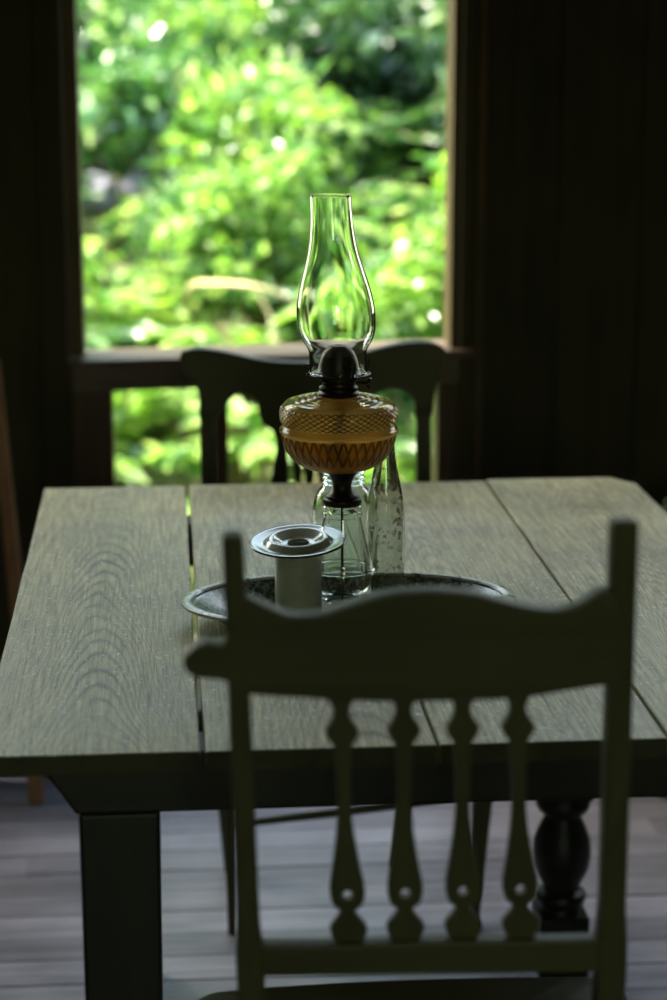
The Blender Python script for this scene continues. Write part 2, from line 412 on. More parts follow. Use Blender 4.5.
for cx in (-.078, .621):                                 # far legs: square with a turned ball
    cy = 3.08; mb = MB(); h = .040
    mb.box(cx - h, cx + h, cy - h, cy + h, .303, .668); mb.box(cx - h, cx + h, cy - h, cy + h, 0, .102)
    pr = [(.0, .32), (.034, .32), (.042, .305), (.044, .297), (.040, .288), (.030, .281), (.030, .274), (.038, .258), (.045, .238), (.0475, .215), (.045, .192),
          (.037, .172), (.030, .160), (.030, .152), (.039, .147), (.042, .139), (.038, .130), (.030, .122), (.034, .112), (.0, .112)]
    pr = [(r, z - .012) for r, z in pr]
    mb.lathe(cx, cy, pr, 32)
    mb.build('leg', M['dark'], tab, smooth=40)

# ------------------------------------------------------------------ chair in front
lean = lambda z: 1.70 - .19 * (z - 1.08) if z > .45 else 1.8197 - .08 * (.45 - z)
fc = thing('spindle_back_chair', (.235, 1.95, 0), 'black wooden chair with fretwork spindle back, nearest, drawn up before the table', 'chair')
top = [(.0190, .9800), (.030, .984), (.0427, .982), (.0500, 1.000), (.0585, 1.0180), (.0654, 1.0245), (.08, 1.0175), (.1017, 1.0070), (.1277, 1.0075), (.1537, 1.0165),
       (.1882, 1.0255), (.2231, 1.0275), (.2582, 1.0240), (.2848, 1.0165), (.3116, 1.0090), (.3339, 1.0063), (.3513, 1.0110), (.3656, 1.0210), (.3761, 1.0250), (.385, 1.022)]
bot = [(.393, .9340), (.3789, .9325), (.3432, .9275), (.3074, .9225), (.2536, .9210), (.2, .9215), (.151, .9240), (.1111, .9280), (.067, .9330), (.0451, .9460), (.022, .9500), (.0100, .9580), (.010, .9700)]
loop = smooth_loop(top, 4, False) + smooth_loop(bot, 4, False)
flat('crest_rail', [loop], 0, .024, M['greenx'], fc, .003, lean=lambda z: lean(z) - .002)
def stile(x_top, x_seat, w0, w1, ztop, m=.004):
    mb = MB(); zs = [0, .12, .45, .62, .66, .70, .86, .95, 1.05, ztop]
    v = []
    for z in zs:
        k = max(0, (z - .61)) / (ztop - .61); x = x_seat + (x_top - x_seat) * k; w = w1 + (w0 - w1) * k
        if z in (.62, .66): w *= 1.22
        if z == 0: w *= .8
        c = lean(z); d = .013
        v += [(x - w/2, c - d, z), (x + w/2, c - d, z), (x + w/2, c + d, z), (x - w/2, c + d, z)]
    n = len(zs) - 1
    f = [(3, 2, 1, 0), tuple(4*n + q for q in range(4))] + [(4*s+q, 4*s+(q+1) % 4, 4*s+4+(q+1) % 4, 4*s+4+q) for s in range(n) for q in range(4)]
    mb.add(v, f); return bevel(mb.build('stile', M['green_black'], fc), m)
stile(.0522, .0680, .0185, .0215, 1.083); stile(.3887, .4100, .0225, .0235, 1.089)
half = [(.0135, .936), (.0140, .928), (.0100, .918), (.0072, .911), (.0085, .902), (.0140, .893), (.0150, .889), (.0130, .882), (.0088, .876), (.0072, .866),
        (.0062, .84), (.0060, .81), (.0085, .78), (.0125, .75), (.0155, .732), (.0162, .720), (.0140, .709), (.0078, .703), (.0070, .699), (.0110, .692), (.0168, .684), (.0165, .675), (.0135, .669), (.0140, .655)]
for xt, xb in ((.1485, .1570), (.2040, .2108), (.2568, .2650), (.3068, .3186)):
    ax = lambda z: xt + (xb - xt) * (.899 - z) / .181
    hf = smooth_loop(half, 3, False)
    lp = [(ax(z) + h, z) for h, z in hf] + [(ax(z) - h, z) for h, z in reversed(hf)]
    flat('spindle', [lp, circle(xb, .719, .0048, 14)], 0, .012, M['green_black'], fc, .0015, lean=lambda z: lean(z) + .003)
flat('lower_back_rail', [smooth_loop([(.062, .672), (.15, .668), (.24, .668), (.33, .665), (.408, .664)], 3, False) + smooth_loop([(.408, .628), (.33, .630), (.24, .632), (.15, .634), (.062, .636)], 3, False)], 0, .02, M['greenx'], fc, .003, lean=lean)
sp = [(.045, 1.80), (.235, 1.795), (.425, 1.80), (.462, 1.90), (.495, 2.06), (.490, 2.112), (.440, 2.130), (.255, 2.138), (.070, 2.130), (.018, 2.112), (.010, 2.06), (.030, 1.90)]
lp = smooth_loop(sp, 5); n = len(lp); cx, cy = .25, 1.97; v = []
rings = [(.94, .430), (1.0, .436), (1.0, .446), (.97, .452), (.6, .447), (.25, .444)]
for sck, z in rings: v += [(cx + (a - cx) * sck, cy + (b - cy) * sck, z) for a, b in lp]
f = [(r*n + i, r*n + (i+1) % n, (r+1)*n + (i+1) % n, (r+1)*n + i) for r in range(len(rings)-1) for i in range(n)]
f += [tuple(range(n))[::-1], tuple((len(rings)-1)*n + i for i in range(n))]
MB().add(v, f).build('seat', M['greenx'], fc, smooth=50)
for s, cx in ((0, .050), (1, .452)):
    MB().lathe(cx, 2.085, [(0, .432), (.016, .432), (.018, .40), (.012, .385), (.020, .34), (.021, .28), (.014, .22), (.020, .205), (.013, .19), (.017, .12), (.011, .02), (.013, 0), (0, 0)], 20).build('leg', M['green_black'], fc, smooth=45)
MB().tube([(.052, 2.085, .20), (.25, 2.085, .20), (.45, 2.085, .20)], [.008, .013, .008], 12).build('stretcher', M['green_black'], fc, smooth=60)
MB().tube([(.050, 2.085, .14), (.060, 1.95, .14), (.069, 1.80, .14)], [.007, .011, .007], 12).build('stretcher', M['green_black'], fc, smooth=60)
MB().tube([(.452, 2.085, .14), (.430, 1.95, .14), (.411, 1.80, .14)], [.007, .011, .007], 12).build('stretcher', M['green_black'], fc, smooth=60)

# ------------------------------------------------------------------ chair behind the table
bc = thing('splat_back_chair', (.27, 3.40, 0), 'dark wooden chair with scrolled crest and pierced splat, beyond the table under the window', 'chair')
by = lambda z: 3.50 + .10 * (z - .72) if z > .45 else 3.473 + .10 * (.45 - z)
top = [(.0205, .9460), (.0245, .9570), (.040, .9620), (.056, .9634), (.085, .9600), (.1161, .9530), (.1464, .9460), (.1764, .9410), (.215, .9380), (.2544, .9385), (.2852, .9415), (.3152, .9475), (.348, .9560), (.376, .9630), (.4, .9675), (.4195, .9694), (.442, .9695), (.458, .9680), (.474, .9620), (.4811, .9540)]
bot = [(.4790, .938), (.4680, .905), (.4600, .866), (.4556, .840), (.4290, .840), (.4275, .864), (.4200, .877), (.4050, .887), (.3852, .8905), (.3650, .8840), (.352, .872), (.345, .8650), (.16, .8650), (.1551, .8676), (.1448, .8801), (.1241, .8867), (.109, .878), (.098, .864), (.0800, .845), (.0540, .845), (.0540, .875), (.0480, .899), (.030, .923), (.0230, .936)]
flat('crest_rail', [smooth_loop(top, 3, False) + smooth_loop(bot, 3, False)], 0, .022, M['greenx'], bc, .003, lean=by)
for x in (.0665, .4430):
    mb = MB(); v = []; zs = [0, .25, .45, .7, .86]
    for z in zs:
        w = .0125 if z > .2 else .010; c = by(z); xx = x; x = xx + max(0, .45 - z) / .45 * (.030 if xx < .2 else -.042)
        v += [(x - w, c - .011, z), (x + w, c - .011, z), (x + w, c + .011, z), (x - w, c + .011, z)]; x = xx
    n = 4
    mb.add(v, [(3, 2, 1, 0), tuple(4*n + q for q in range(4))] + [(4*s+q, 4*s+(q+1) % 4, 4*s+4+(q+1) % 4, 4*s+4+q) for s in range(n) for q in range(4)])
    bevel(mb.build('stile', M['green_black'], bc), .003)
sx = .2548
L = [(.1540, .872), (.1570, .850), (.1610, .8341), (.1700, .826), (.1791, .8200), (.1850, .805), (.1862, .7875), (.1830, .768), (.1795, .7502), (.1760, .7216), (.182, .68), (.195, .63), (.200, .58), (.196, .53), (.190, .50)]
hl = smooth_loop(L, 4, False)
outer = hl + [(2*sx - a, b) for a, b in reversed(hl)]
def slit(x0, w, z0, z1, bend): # slim pierced slot
    n = 8; P1 = []; P2 = []
    for i in range(n + 1):
        u = i / n; z = z0 + (z1 - z0) * u; ww = w * math.sin(math.pi * min(max(u, .04), .96)) ** .5; xx = x0 + bend * math.sin(math.pi * u)
        P1.append((xx - ww/2, z)); P2.append((xx + ww/2, z))
    return P1 + P2[::-1]
holes = []
for s in (1, -1):
    holes += [slit(sx - s*.050, .0125, .60, .800, s*.008), slit(sx - s*.026, .0085, .62, .785, s*.004)]
holes.append(slit(sx, .010, .64, .84, 0))
flat('splat', [outer] + holes, 0, .010, M['green_black'], bc, .0012, lean=by)
bevel(MB().hexa([(.045, 3.485, .425), (.462, 3.485, .425), (.525, 3.10, .425), (.030, 3.10, .425)], [(.045, 3.485, .450), (.462, 3.485, .450), (.525, 3.10, .450), (.030, 3.10, .450)]).build('seat', M['greenx'], bc), .008, 3)
bevel(MB().box(.055, .455, 3.462, 3.484, .485, .512).build('lower_back_rail', M['greenx'], bc), .002)
bevel(MB().beam((.0915, 3.25, 0), (.090, 3.23, .425), .014, .024).build('leg', M['green_black'], bc), .003)
bevel(MB().beam((.503, 3.25, 0), (.527, 3.24, .425), .020, .042, .02, .03).build('leg', M['green_black'], bc), .003)
MB().tube([(.092, 3.25, .197), (.30, 3.25, .216), (.512, 3.25, .238)], [.006, .008, .006], 10).build('stretcher', M['green_black'], bc, smooth=60)
MB().tube([(.0905, 3.25, .30), (.07, 3.49, .30)], .007, 10).build('stretcher', M['green_black'], bc, smooth=60)
MB().tube([(.519, 3.245, .30), (.445, 3.49, .30)], .007, 10).build('stretcher', M['green_black'], bc, smooth=60)

# ------------------------------------------------------------------ dish and what stands in it
DX, DY = .225, 2.524
dish = thing('enamel_dish', (DX, DY, TT), 'wide oval dark mottled enamel dish with pale rim, in the middle of the table', 'dish')
A, B = .212, .127
def oval(rs, n=96):       # rs: (inset, z) rings
    v = []
    for ins, z in rs:
        v += [(DX + (A - ins) * math.cos(2*math.pi*i/n), DY + (B - ins*.62) * math.sin(2*math.pi*i/n), z) for i in range(n)]
    N = len(rs)
    f = [(r*n + i, r*n + (i+1) % n, (r+1)*n + (i+1) % n, (r+1)*n + i) for r in range(N-1) for i in range(n)]
    f += [tuple(range(n))[::-1], tuple((N-1)*n + i for i in range(n))]
    return MB().add(v, f)
oval([(.105, TT + .0006), (.062, TT + .0006), (.052, TT + .004), (.020, .786), (.009, .789), (.009, .7905), (.021, .7885), (.054, TT + .0065), (.064, TT + .0035), (.105, TT + .003)]).build('basin', M['dish'], dish, smooth=60)
rim = MB(); n = 96; v = []; rr = [( .014, .7905), (.011, .7930), (.005, .7940), (-.0015, .7920), (-.001, .7885), (.006, .7870), (.010, .7885)]
for ins, z in rr: v += [(DX + (A - ins) * math.cos(2*math.pi*i/n), DY + (B - ins*.62) * math.sin(2*math.pi*i/n), z + .0008 * math.sin(3*2*math.pi*i/n)) for i in range(n)]
N = len(rr)
rim.add(v, [(r*n + i, r*n + (i+1) % n, ((r+1) % N)*n + (i+1) % n, ((r+1) % N)*n + i) for r in range(N) for i in range(n)])
tag(rim.build('rim', M['edge'], dish, smooth=60), 'pale chipped rolled rim')
ZF = TT + .0035        # dish floor

lx, ly = .2165, 2.525
lamp = thing('oil_lamp', (lx, ly, ZF), 'tall glass oil lamp with amber font and clear chimney standing in the dish', 'oil lamp')
# heavy dark foot
MB().lathe(lx, ly, [(0, ZF), (.054, ZF), (.0575, ZF + .004), (.056, ZF + .009), (.044, ZF + .014), (.030, ZF + .018), (.024, .7880), (0, .7880)], 64).build('foot', M['burner'], lamp, smooth=50)
# hollow clear pedestal
o_ = smooth_loop([(.0225, .7885), (.0300, .7915), (.0368, .7990), (.0402, .8080), (.0413, .8180), (.0411, .8260), (.0400, .8330), (.0385, .8400), (.0345, .8540), (.0305, .8679), (.0270, .8830), (.0238, .8975)], 4, False)
o_ += [(.0236, .8985), (.0254, .9000), (.0256, .9025), (.0238, .9050), (.0234, .9062), (.0250, .9085), (.0252, .9115), (.0236, .9140)]
i_ = [(max(r - .0024, .002), z + (.003 if k < 6 else 0)) for k, (r, z) in enumerate(o_)]
ped = MB().lathe(lx, ly, o_ + i_[::-1], 72, closed=True)
ped.build('pedestal', M['glass'], lamp, smooth=60)
MB().lathe(lx, ly, [(.0412, .8296), (.0424, .8306), (.0424, .8318), (.0410, .8328)], 64, closed=True).build('pedestal_bead', M['glass'], lamp, smooth=60)
MB().tube([(lx, ly, .788), (lx, ly, .925)], .0018, 12).build('rod', M['burner'], lamp, smooth=60)
MB().lathe(lx, ly, [(0, .9135), (.0235, .9142), (.0250, .9175), (.0242, .9215), (.0205, .9235), (.0215, .9262), (.0160, .9300), (.0122, .9350), (.0118, .9395), (.0135, .9460), (.0175, .9530), (.0225, .9585), (.0245, .9615), (.0225, .9645), (0, .9645)], 64).build('stem', M['burner'], lamp, smooth=40)
# font
bx_, by_ = lx - .0045, ly
def font_pat(a, z, r):
    d = 0
    if 1.0185 < z < 1.0410:
        u = a * 44 / (2*math.pi); w = (z - 1.0185) / .0058
        tri = lambda q: abs((q % 1) - .5) * 2
        d += .0015 * (tri(u + w) + tri(u - w)) - .0013
    elif .9700 < z < 1.0060:
        u = (a * 18 / (2*math.pi)) % 1; w = (z - .970) / .036
        e = abs(abs(u - .5) * 2 - (1 - w * .95)); d += .0010 * max(0, 1 - e / .16)
        e = abs(abs(((u + .5) % 1) - .5) * 2 - (1 - w * .95)); d += .0010 * max(0, 1 - e / .16)
    return d
outp = [(.0225, .9585), (.0330, .9600), (.0420, .9628), (.0485, .9660), (.0542, .9702), (.0594, .9755), (.0638, .9812), (.0670, .9868), (.0692, .9925), (.0706, .9975), (.0714, 1.0020), (.0718, 1.0055),
        (.0722, 1.0066), (.0742, 1.0080), (.0748, 1.0100), (.0742, 1.0120), (.0722, 1.0134), (.0716, 1.0150), (.0700, 1.0170), (.0700, 1.0182)]
outp += [(.0700 + .0040 * math.sin(math.pi * min(1, (k + 1) / 14)) ** .55 * (1 if k < 9 else 1), 1.0182 + .0228 * (k + 1) / 14) for k in range(14)]
outp += [(.0680, 1.0440), (.0655, 1.0462), (.0600, 1.0470)]
for rr_, zz_ in ((.0560, 1.0475), (.0480, 1.0492), (.0400, 1.0508), (.0320, 1.0525)):
    outp += [(rr_ + .002, zz_ - .0003), (rr_, zz_ + .0018), (rr_ - .003, zz_ + .0018), (rr_ - .005, zz_ + .0004)]
outp += [(.0240, 1.0545)]
outp2 = []
for k in range(len(outp) - 1):            # resample so the pressed pattern has enough rows
    (r0, z0), (r1, z1) = outp[k], outp[k+1]; m = max(1, int(math.hypot(r1 - r0, z1 - z0) / .0009))
    outp2 += [(r0 + (r1-r0)*j/m, z0 + (z1-z0)*j/m) for j in range(m)]
outp2.append(outp[-1])
inp = [(max(r - .0032, .018), z + (.0030 if z < .99 else (0 if z < 1.04 else -.0030))) for r, z in outp[::1]]
inp = [(.0, .9620)] + [p for p in inp if p[0] > .02][1:]
fm = MB(); fm.lathe(bx_, by_, outp2, 420, fn=font_pat)
fm.lathe(bx_, by_, [(.0240, 1.0545), (.0205, 1.0545), (.0210, 1.0495), (.0560, 1.0435), (.0640, 1.0420), (.0668, 1.0390), (.0672, 1.0220), (.0665, 1.0160), (.0690, 1.0100), (.0675, 1.0020), (.0650, .9930), (.0590, .9850), (.0500, .9765), (.0400, .9705), (.0250, .9660), (0, .9650)], 128)
fm.lathe(bx_, by_, [(.0225, .9585), (0, .9585)], 420)
font = fm.build('font', M['glass_amber'], lamp, smooth=50)
tag(font, 'amber pressed-glass oil font with diamond band')
MB().lathe(bx_, by_, [(0, .9658), (.0245, .9668), (.0395, .9713), (.0494, .9773), (.0583, .9857), (.0642, .9935), (.0666, 1.0020), (.0670, 1.0045), (0, 1.0045)], 96).build('lamp_oil', M['oil'], font, smooth=50)
mb = MB(); mb.tube([(bx_ + .002, by_, 1.05), (bx_ + .001, by_ + .002, 1.02), (bx_ - .004, by_, .995), (bx_ + .006, by_ - .003, .975)], [.009, .0085, .007, .005], 10)
mb.build('wick', M['wick'], lamp, smooth=60)
# the pressed pattern: glass is thicker, so darker, along its lines
t = NT('pressed_amber_glass'); tc = t.n('ShaderNodeTexCoord'); q = t.n('ShaderNodeSeparateXYZ'); t.l(tc.outputs['Object'], q.inputs[0])
xx = t.math('SUBTRACT', q.outputs[0], bx_ - lx); an = t.math('ARCTAN2', q.outputs[1], xx); zz = t.math('ADD', q.outputs[2], ZF)
def tri(v): return t.math('MULTIPLY', t.math('ABSOLUTE', t.math('SUBTRACT', t.math('FRACT', v), .5)), 2)
U = t.math('MULTIPLY', an, 44 / (2*math.pi)); W = t.math('MULTIPLY', t.math('SUBTRACT', zz, 1.0185), 1 / .0058)
ln = t.math('MAXIMUM', tri(t.math('ADD', U, W)), tri(t.math('SUBTRACT', U, W)))
inb = t.math('MULTIPLY', t.math('GREATER_THAN', zz, 1.0180), t.math('LESS_THAN', zz, 1.0415))
dl = t.math('MULTIPLY', t.ramp(ln, [(.62, (0,)*3), (.92, (1,)*3)]), inb)
U2 = t.math('MULTIPLY', an, 18 / (2*math.pi)); W2 = t.math('MULTIPLY', t.math('SUBTRACT', zz, .972), 1 / .034)
e1 = t.math('ABSOLUTE', t.math('SUBTRACT', tri(U2), t.math('SUBTRACT', 1, t.math('MULTIPLY', W2, .95))))
e2 = t.math('ABSOLUTE', t.math('SUBTRACT', tri(t.math('ADD', U2, .5)), t.math('SUBTRACT', 1, t.math('MULTIPLY', W2, .95))))
al = t.math('MULTIPLY', t.ramp(t.math('MINIMUM', e1, e2), [(.05, (1,)*3), (.22, (0,)*3)]), t.math('MULTIPLY', t.math('GREATER_THAN', zz, .973), t.math('LESS_THAN', zz, 1.0055)))
fac = t.math('MAXIMUM', dl, t.math('MULTIPLY', al, .8))
cg = t.mix(fac, (.82, .68, .38), (.22, .14, .05)); ct = t.mix(fac, (.92, .72, .34), (.10, .07, .025))
g1 = t.n('ShaderNodeBsdfPrincipled'); t.l(cg, g1.inputs['Base Color']); g1.inputs['Roughness'].default_value = .06; g1.inputs['IOR'].default_value = 1.38; g1.inputs['Transmission Weight'].default_value = 1
g2 = t.n('ShaderNodeBsdfTranslucent'); t.l(ct, g2.inputs[0]); mx = t.n('ShaderNodeMixShader'); mx.inputs[0].default_value = .42
t.l(g1.outputs[0], mx.inputs[1]); t.l(g2.outputs[0], mx.inputs[2]); t.l(mx.outputs[0], t.out.inputs[0])
font.data.materials[0] = t.m
# burner
MB().lathe(bx_, by_, [(0, 1.0530), (.0250, 1.0530), (.0262, 1.0575), (.0240, 1.0600), (.0245, 1.0640), (.0205, 1.0665), (.0205, 1.0700), (.0232, 1.0720), (.0238, 1.0765), (.0300, 1.0785), (.0400, 1.0800), (.0404, 1.0815), (.0300, 1.0825), (.0260, 1.0860), (.0246, 1.0930), (.0228, 1.1000), (.0195, 1.1080), (.0150, 1.1135), (.0095, 1.1165), (.0085, 1.1160), (.0040, 1.1155), (0, 1.1150)], 64).build('burner', M['burner'], lamp, smooth=40)
for k in range(4):
    a = R(20 + 90 * k); c, s = math.cos(a), math.sin(a)
    MB().tube([(bx_ + .039*c, by_ + .039*s, 1.080), (bx_ + .0425*c, by_ + .0425*s, 1.085), (bx_ + .0400*c, by_ + .0400*s, 1.092), (bx_ + .0415*c, by_ + .0415*s, 1.096)], [.0018, .0016, .0014, .0018], 6).build('chimney_prong', M['burner'], lamp, smooth=60)
kn = MB(); kn.tube([(bx_ + .020, by_ - .004, 1.071), (bx_ + .036, by_ - .012, 1.070)], .0014, 8); d = Vector((.016, -.008, -.001)).normalized(); p = Vector((bx_ + .036, by_ - .012, 1.070))
kn.tube([p, p + d*.002, p + d*.004], [.0068, .0075, .0066], 18); kn.build('wick_knob', M['burner'], lamp, smooth=40)
# chimney
co = smooth_loop([(.0362, 1.0830), (.0360, 1.0920), (.0358, 1.1020), (.0362, 1.1090), (.0385, 1.1150), (.0432, 1.1225), (.0468, 1.1310), (.0484, 1.1400), (.0489, 1.1510), (.0486, 1.1605), (.0475, 1.1700), (.0448, 1.1840), (.0412, 1.1975), (.0372, 1.2110), (.0335, 1.2240), (.0305, 1.2360), (.0282, 1.2490), (.0268, 1.2620), (.0259, 1.2760), (.0255, 1.2900), (.0254, 1.3010)], 4, False)
ci = [(r - .0017, z) for r, z in co]
lean_ch = MB().lathe(bx_, by_, [(.0366, 1.0826)] + co + [(.0252, 1.3020), (.0240, 1.3020)] + ci[::-1] + [(.0346, 1.0826)], 96, closed=True)
for i, (a, b, c) in enumerate(lean_ch.v): lean_ch.v[i] = (a - (c - 1.0826) * .048, b, c)      # it sits very slightly crooked
tag(lean_ch.build('chimney', M['glass'], lamp, smooth=60), 'clear bulbous glass chimney')

# tall bottle and jar, canister
bx2, by2 = .279, 2.597
bt = thing('milk_bottle', (bx2, by2, ZF + .001), 'tall clear glass bottle with rusty specks, behind the lamp on its right', 'bottle')
bo = smooth_loop([(.0215, .7648), (.0240, .7665), (.0252, .7710), (.0255, .7800), (.0256, .8200), (.0256, .8600), (.0254, .8800), (.0240, .8980), (.0212, .9160), (.0175, .9330), (.0145, .9480), (.0125, .9620), (.0117, .9760), (.0116, .9830)], 4, False) + [(.0135, .9845), (.0142, .9880), (.0140, .9930), (.0125, .9950)]
bi = [(.0100, .9950), (.0095, .9760)] + [(r - .0024, z) for r, z in bo[::-1] if .775 < z < .975] + [(.0215, .7745), (.0150, .7720), (0, .7715)]
MB().lathe(bx2, by2, [(0, .7680), (.0160, .7675), (.0200, .7648)] + bo + bi, 64).build('bottle_body', M['glass_old'], bt, smooth=50)
jx, jy = .236, 2.735
jr = thing('glass_jar', (jx, jy, TT), 'squat greenish glass jar with a ringed neck, half hidden behind the lamp', 'jar')
jo = [(.0380, TT + .0008), (.0415, .7640), (.0425, .7720), (.0425, .8400), (.0422, .8580), (.0400, .8720), (.0350, .8840), (.0300, .8900), (.0285, .8925), (.0275, .8950), (.0295, .8970), (.0275, .8995), (.0275, .9015), (.0295, .9040), (.0275, .9065), (.0275, .9100), (.0300, .9120), (.0305, .9160), (.0290, .9180)]
ji = [(.0255, .9180), (.0245, .8960), (.0320, .8820), (.0375, .8700), (.0395, .8560), (.0398, .7760), (.0370, .7700), (0, .7690)]
MB().lathe(jx, jy, [(0, TT + .0025), (.030, TT + .002)] + smooth_loop(jo, 3, False) + ji, 64).build('jar_body', M['glass_jar'], jr, smooth=50)

mx, my = .159, 2.500
cn = thing('enamel_canister', (mx, my, ZF), 'white enamel pot with a broad flared rim, left of the lamp in the dish', 'pot')
MB().lathe(mx, my, [(0, ZF), (.0285, ZF), (.0300, ZF + .003), (.0298, .82), (.0298, .8660), (.0272, .8660), (.0272, .772), (0, .772)], 64).build('pot_body', M['enamel'], cn, smooth=40)
tl = R(3.0)
fl = MB().lathe(mx, my, [(.0300, .8650), (.0420, .8672), (.0560, .8700), (.0590, .8705), (.0585, .8722), (.0540, .8722), (.0470, .8700), (.0420, .8705), (.0385, .8752), (.0350, .8765), (.0310, .8755), (.0230, .8700), (.0190, .8680), (.0150, .8690), (.0135, .8680), (.0150, .8655), (.0270, .8640)], 72, closed=True)
for i, (a, b, c) in enumerate(fl.v): fl.v[i] = (a, b, c + .0025 + (a - mx) * math.tan(tl) + (b - my) * .10)
fl.build('flared_rim', M['enamel'], cn, smooth=50)
ed = []
for i in range(72):
    a = 2*math.pi*i/72; ed.append((mx + .0600*math.cos(a), my + .0600*math.sin(a), .8737 + .06*math.cos(a)*math.tan(tl) + .06*math.sin(a)*.10))
em = MB(); nn = 8; vv = []
for i, p in enumerate(ed):
    a = 2*math.pi*i/72
    for k in range(nn):
        b = 2*math.pi*k/nn; q = .0014
        vv.append((p[0] + math.cos(a)*q*math.cos(b), p[1] + math.sin(a)*q*math.cos(b), p[2] + q*math.sin(b)))
em.add(vv, [(i*nn + k, ((i+1) % 72)*nn + k, ((i+1) % 72)*nn + (k+1) % nn, i*nn + (k+1) % nn) for i in range(72) for k in range(nn)])
tag(em.build('rim_edge', NT('black_enamel_edge').bsdf((.015, .015, .015), .2), cn, smooth=60), 'thin black enamel edge')

# things cut by the frame
pl = MB(); pl.beam((-.274, 3.885, 0.0), (-.346, 4.10, .86), .030, .026, .034, .026)
po = bevel(pl.build('wooden_pole', M['pole'], origin=(-.274, 3.885, 0)), .005)
tag(po, 'orange-brown wooden pole slanting up past the left edge of the table', 'pole')
cx, cy = 1.055, 3.88
ch = thing('metal_churn', (cx, cy, 0), 'rounded dark green metal churn at the right edge, behind the table corner', 'churn')
MB().lathe(cx, cy, [(0, .002), (.110, .002), (.115, .01), (.115, .42), (.112, .45), (.095, .50), (.072, .525), (.068, .54), (0, .54)], 48).build('churn_body', M['metal'], ch, smooth=40)
MB().lathe(cx, cy, [(0, .541), (.088, .541), (.096, .550), (.096, .570), (.082, .592), (.055, .606), (.025, .612), (0, .613)], 48).build('lid', M['metal'], ch, smooth=40)

# ------------------------------------------------------------------ outdoors
def gz(x, y):
    return -.45 + max(0, y - 4.3) * .335 + .10 * noise.noise(Vector((x * .7, y * .7, 2.0))) + (max(0, y - 11) ** 1.5) * .05
mb = MB(); nx, ny = 60, 60; v = []
for j in range(ny + 1):
    for i in range(nx + 1):
        x = -12 + 26 * i / nx; yy = 4.3 + 18 * (j / ny); v.append((x, yy, gz(x, yy)))
mb.add(v, [(j*(nx+1)+i, j*(nx+1)+i+1, (j+1)*(nx+1)+i+1, (j+1)*(nx+1)+i) for j in range(ny) for i in range(nx)])
g = mb.build('ground', M['soil'], smooth=180); tag(g, kind='structure')

def leaf(mb, p, d, nrm, ln, w, fold=.25):
    d = d.normalized(); s = d.cross(nrm)
    if s.length < 1e-4: s = Vector((1, 0, 0))
    s = s.normalized(); u = s.cross(d)
    tip = p + d*ln - u*ln*.18
    a1 = p + d*ln*.30 + s*w*.5 + u*w*fold; a2 = p + d*ln*.68 + s*w*.36 + u*w*fold*.5
    b1 = p + d*ln*.30 - s*w*.5 + u*w*fold; b2 = p + d*ln*.68 - s*w*.36 + u*w*fold*.5
    mb.add([p, a1, a2, tip, b2, b1], [(0, 1, 2, 3), (0, 3, 4, 5)])

def rv(): 
    while True:
        v = Vector((random.uniform(-1, 1), random.uniform(-1, 1), random.uniform(-1, 1)))
        if .05 < v.length < 1: return v.normalized()

def bush_meshes(seed, rx, h, nleaf, ln, twigs=26):
    random.seed(seed); st = MB(); lf = MB(); clumps = []
    for k in range(twigs):
        a = random.uniform(0, 2*math.pi); rr = rx * random.uniform(.25, 1) ; zt = h * (1 - .75 * (rr / rx) ** 2 * random.uniform(.3, 1)) * random.uniform(.6, 1)
        e = Vector((rr*math.cos(a), rr*math.sin(a), max(zt, .12*h)))
        m = Vector((e.x*.35, e.y*.35, e.z*.6)); st.tube([(0, 0, -.08), m, e], [.012*h+.004, .006*h+.002, .002], 5); clumps += [e, (m + e)/2, e]
    per = nleaf // len(clumps)
    for c in clumps:
        for i in range(per):
            o = rv() * (abs(random.gauss(0, 1)) * .16 * rx + .02); p = c + o
            if p.z < .02: p.z = .02 + random.random() * .1
            d = (rv() + o.normalized()*.8 + Vector((0, 0, -.15)))
            leaf(lf, p, d, (rv()*.7 + Vector((0, 0, 1))).normalized(), ln*random.uniform(.6, 1.2), ln*random.uniform(.38, .6))
    return st.mesh('stems'), lf.mesh('foliage')

def fern_meshes(seed, rad, nf=11):
    random.seed(seed); st = MB(); lf = MB()
    for k in range(nf):
        a = 2*math.pi*k/nf + random.uniform(-.25, .25); Rr = rad*random.uniform(.75, 1.1); hh = Rr*random.uniform(.45, .8)
        dr = Vector((math.cos(a), math.sin(a), 0)); pts = [dr*Rr*u + Vector((0, 0, hh*math.sin(u*math.pi*.62) )) for u in [i/12 for i in range(13)]]
        st.tube(pts, [.005*(1 - .8*i/12) + .001 for i in range(13)], 5); sd = dr.cross(Vector((0, 0, 1)))
        for i in range(2, 44):
            u = i / 44; j = min(int(u*12), 11); p = pts[j].lerp(pts[j+1], u*12 - j); tg = (pts[j+1] - pts[j]).normalized()
            L_ = Rr*.30*math.sin(math.pi*min(1, .12 + u*.88))**.8
            for s in (1, -1):
                leaf(lf, p, sd*s + tg*.45 + rv()*.12 + Vector((0, 0, -.1)), Vector((0, 0, 1)), L_, Rr*.040, .1)
    return st.mesh('stems'), lf.mesh('fronds')

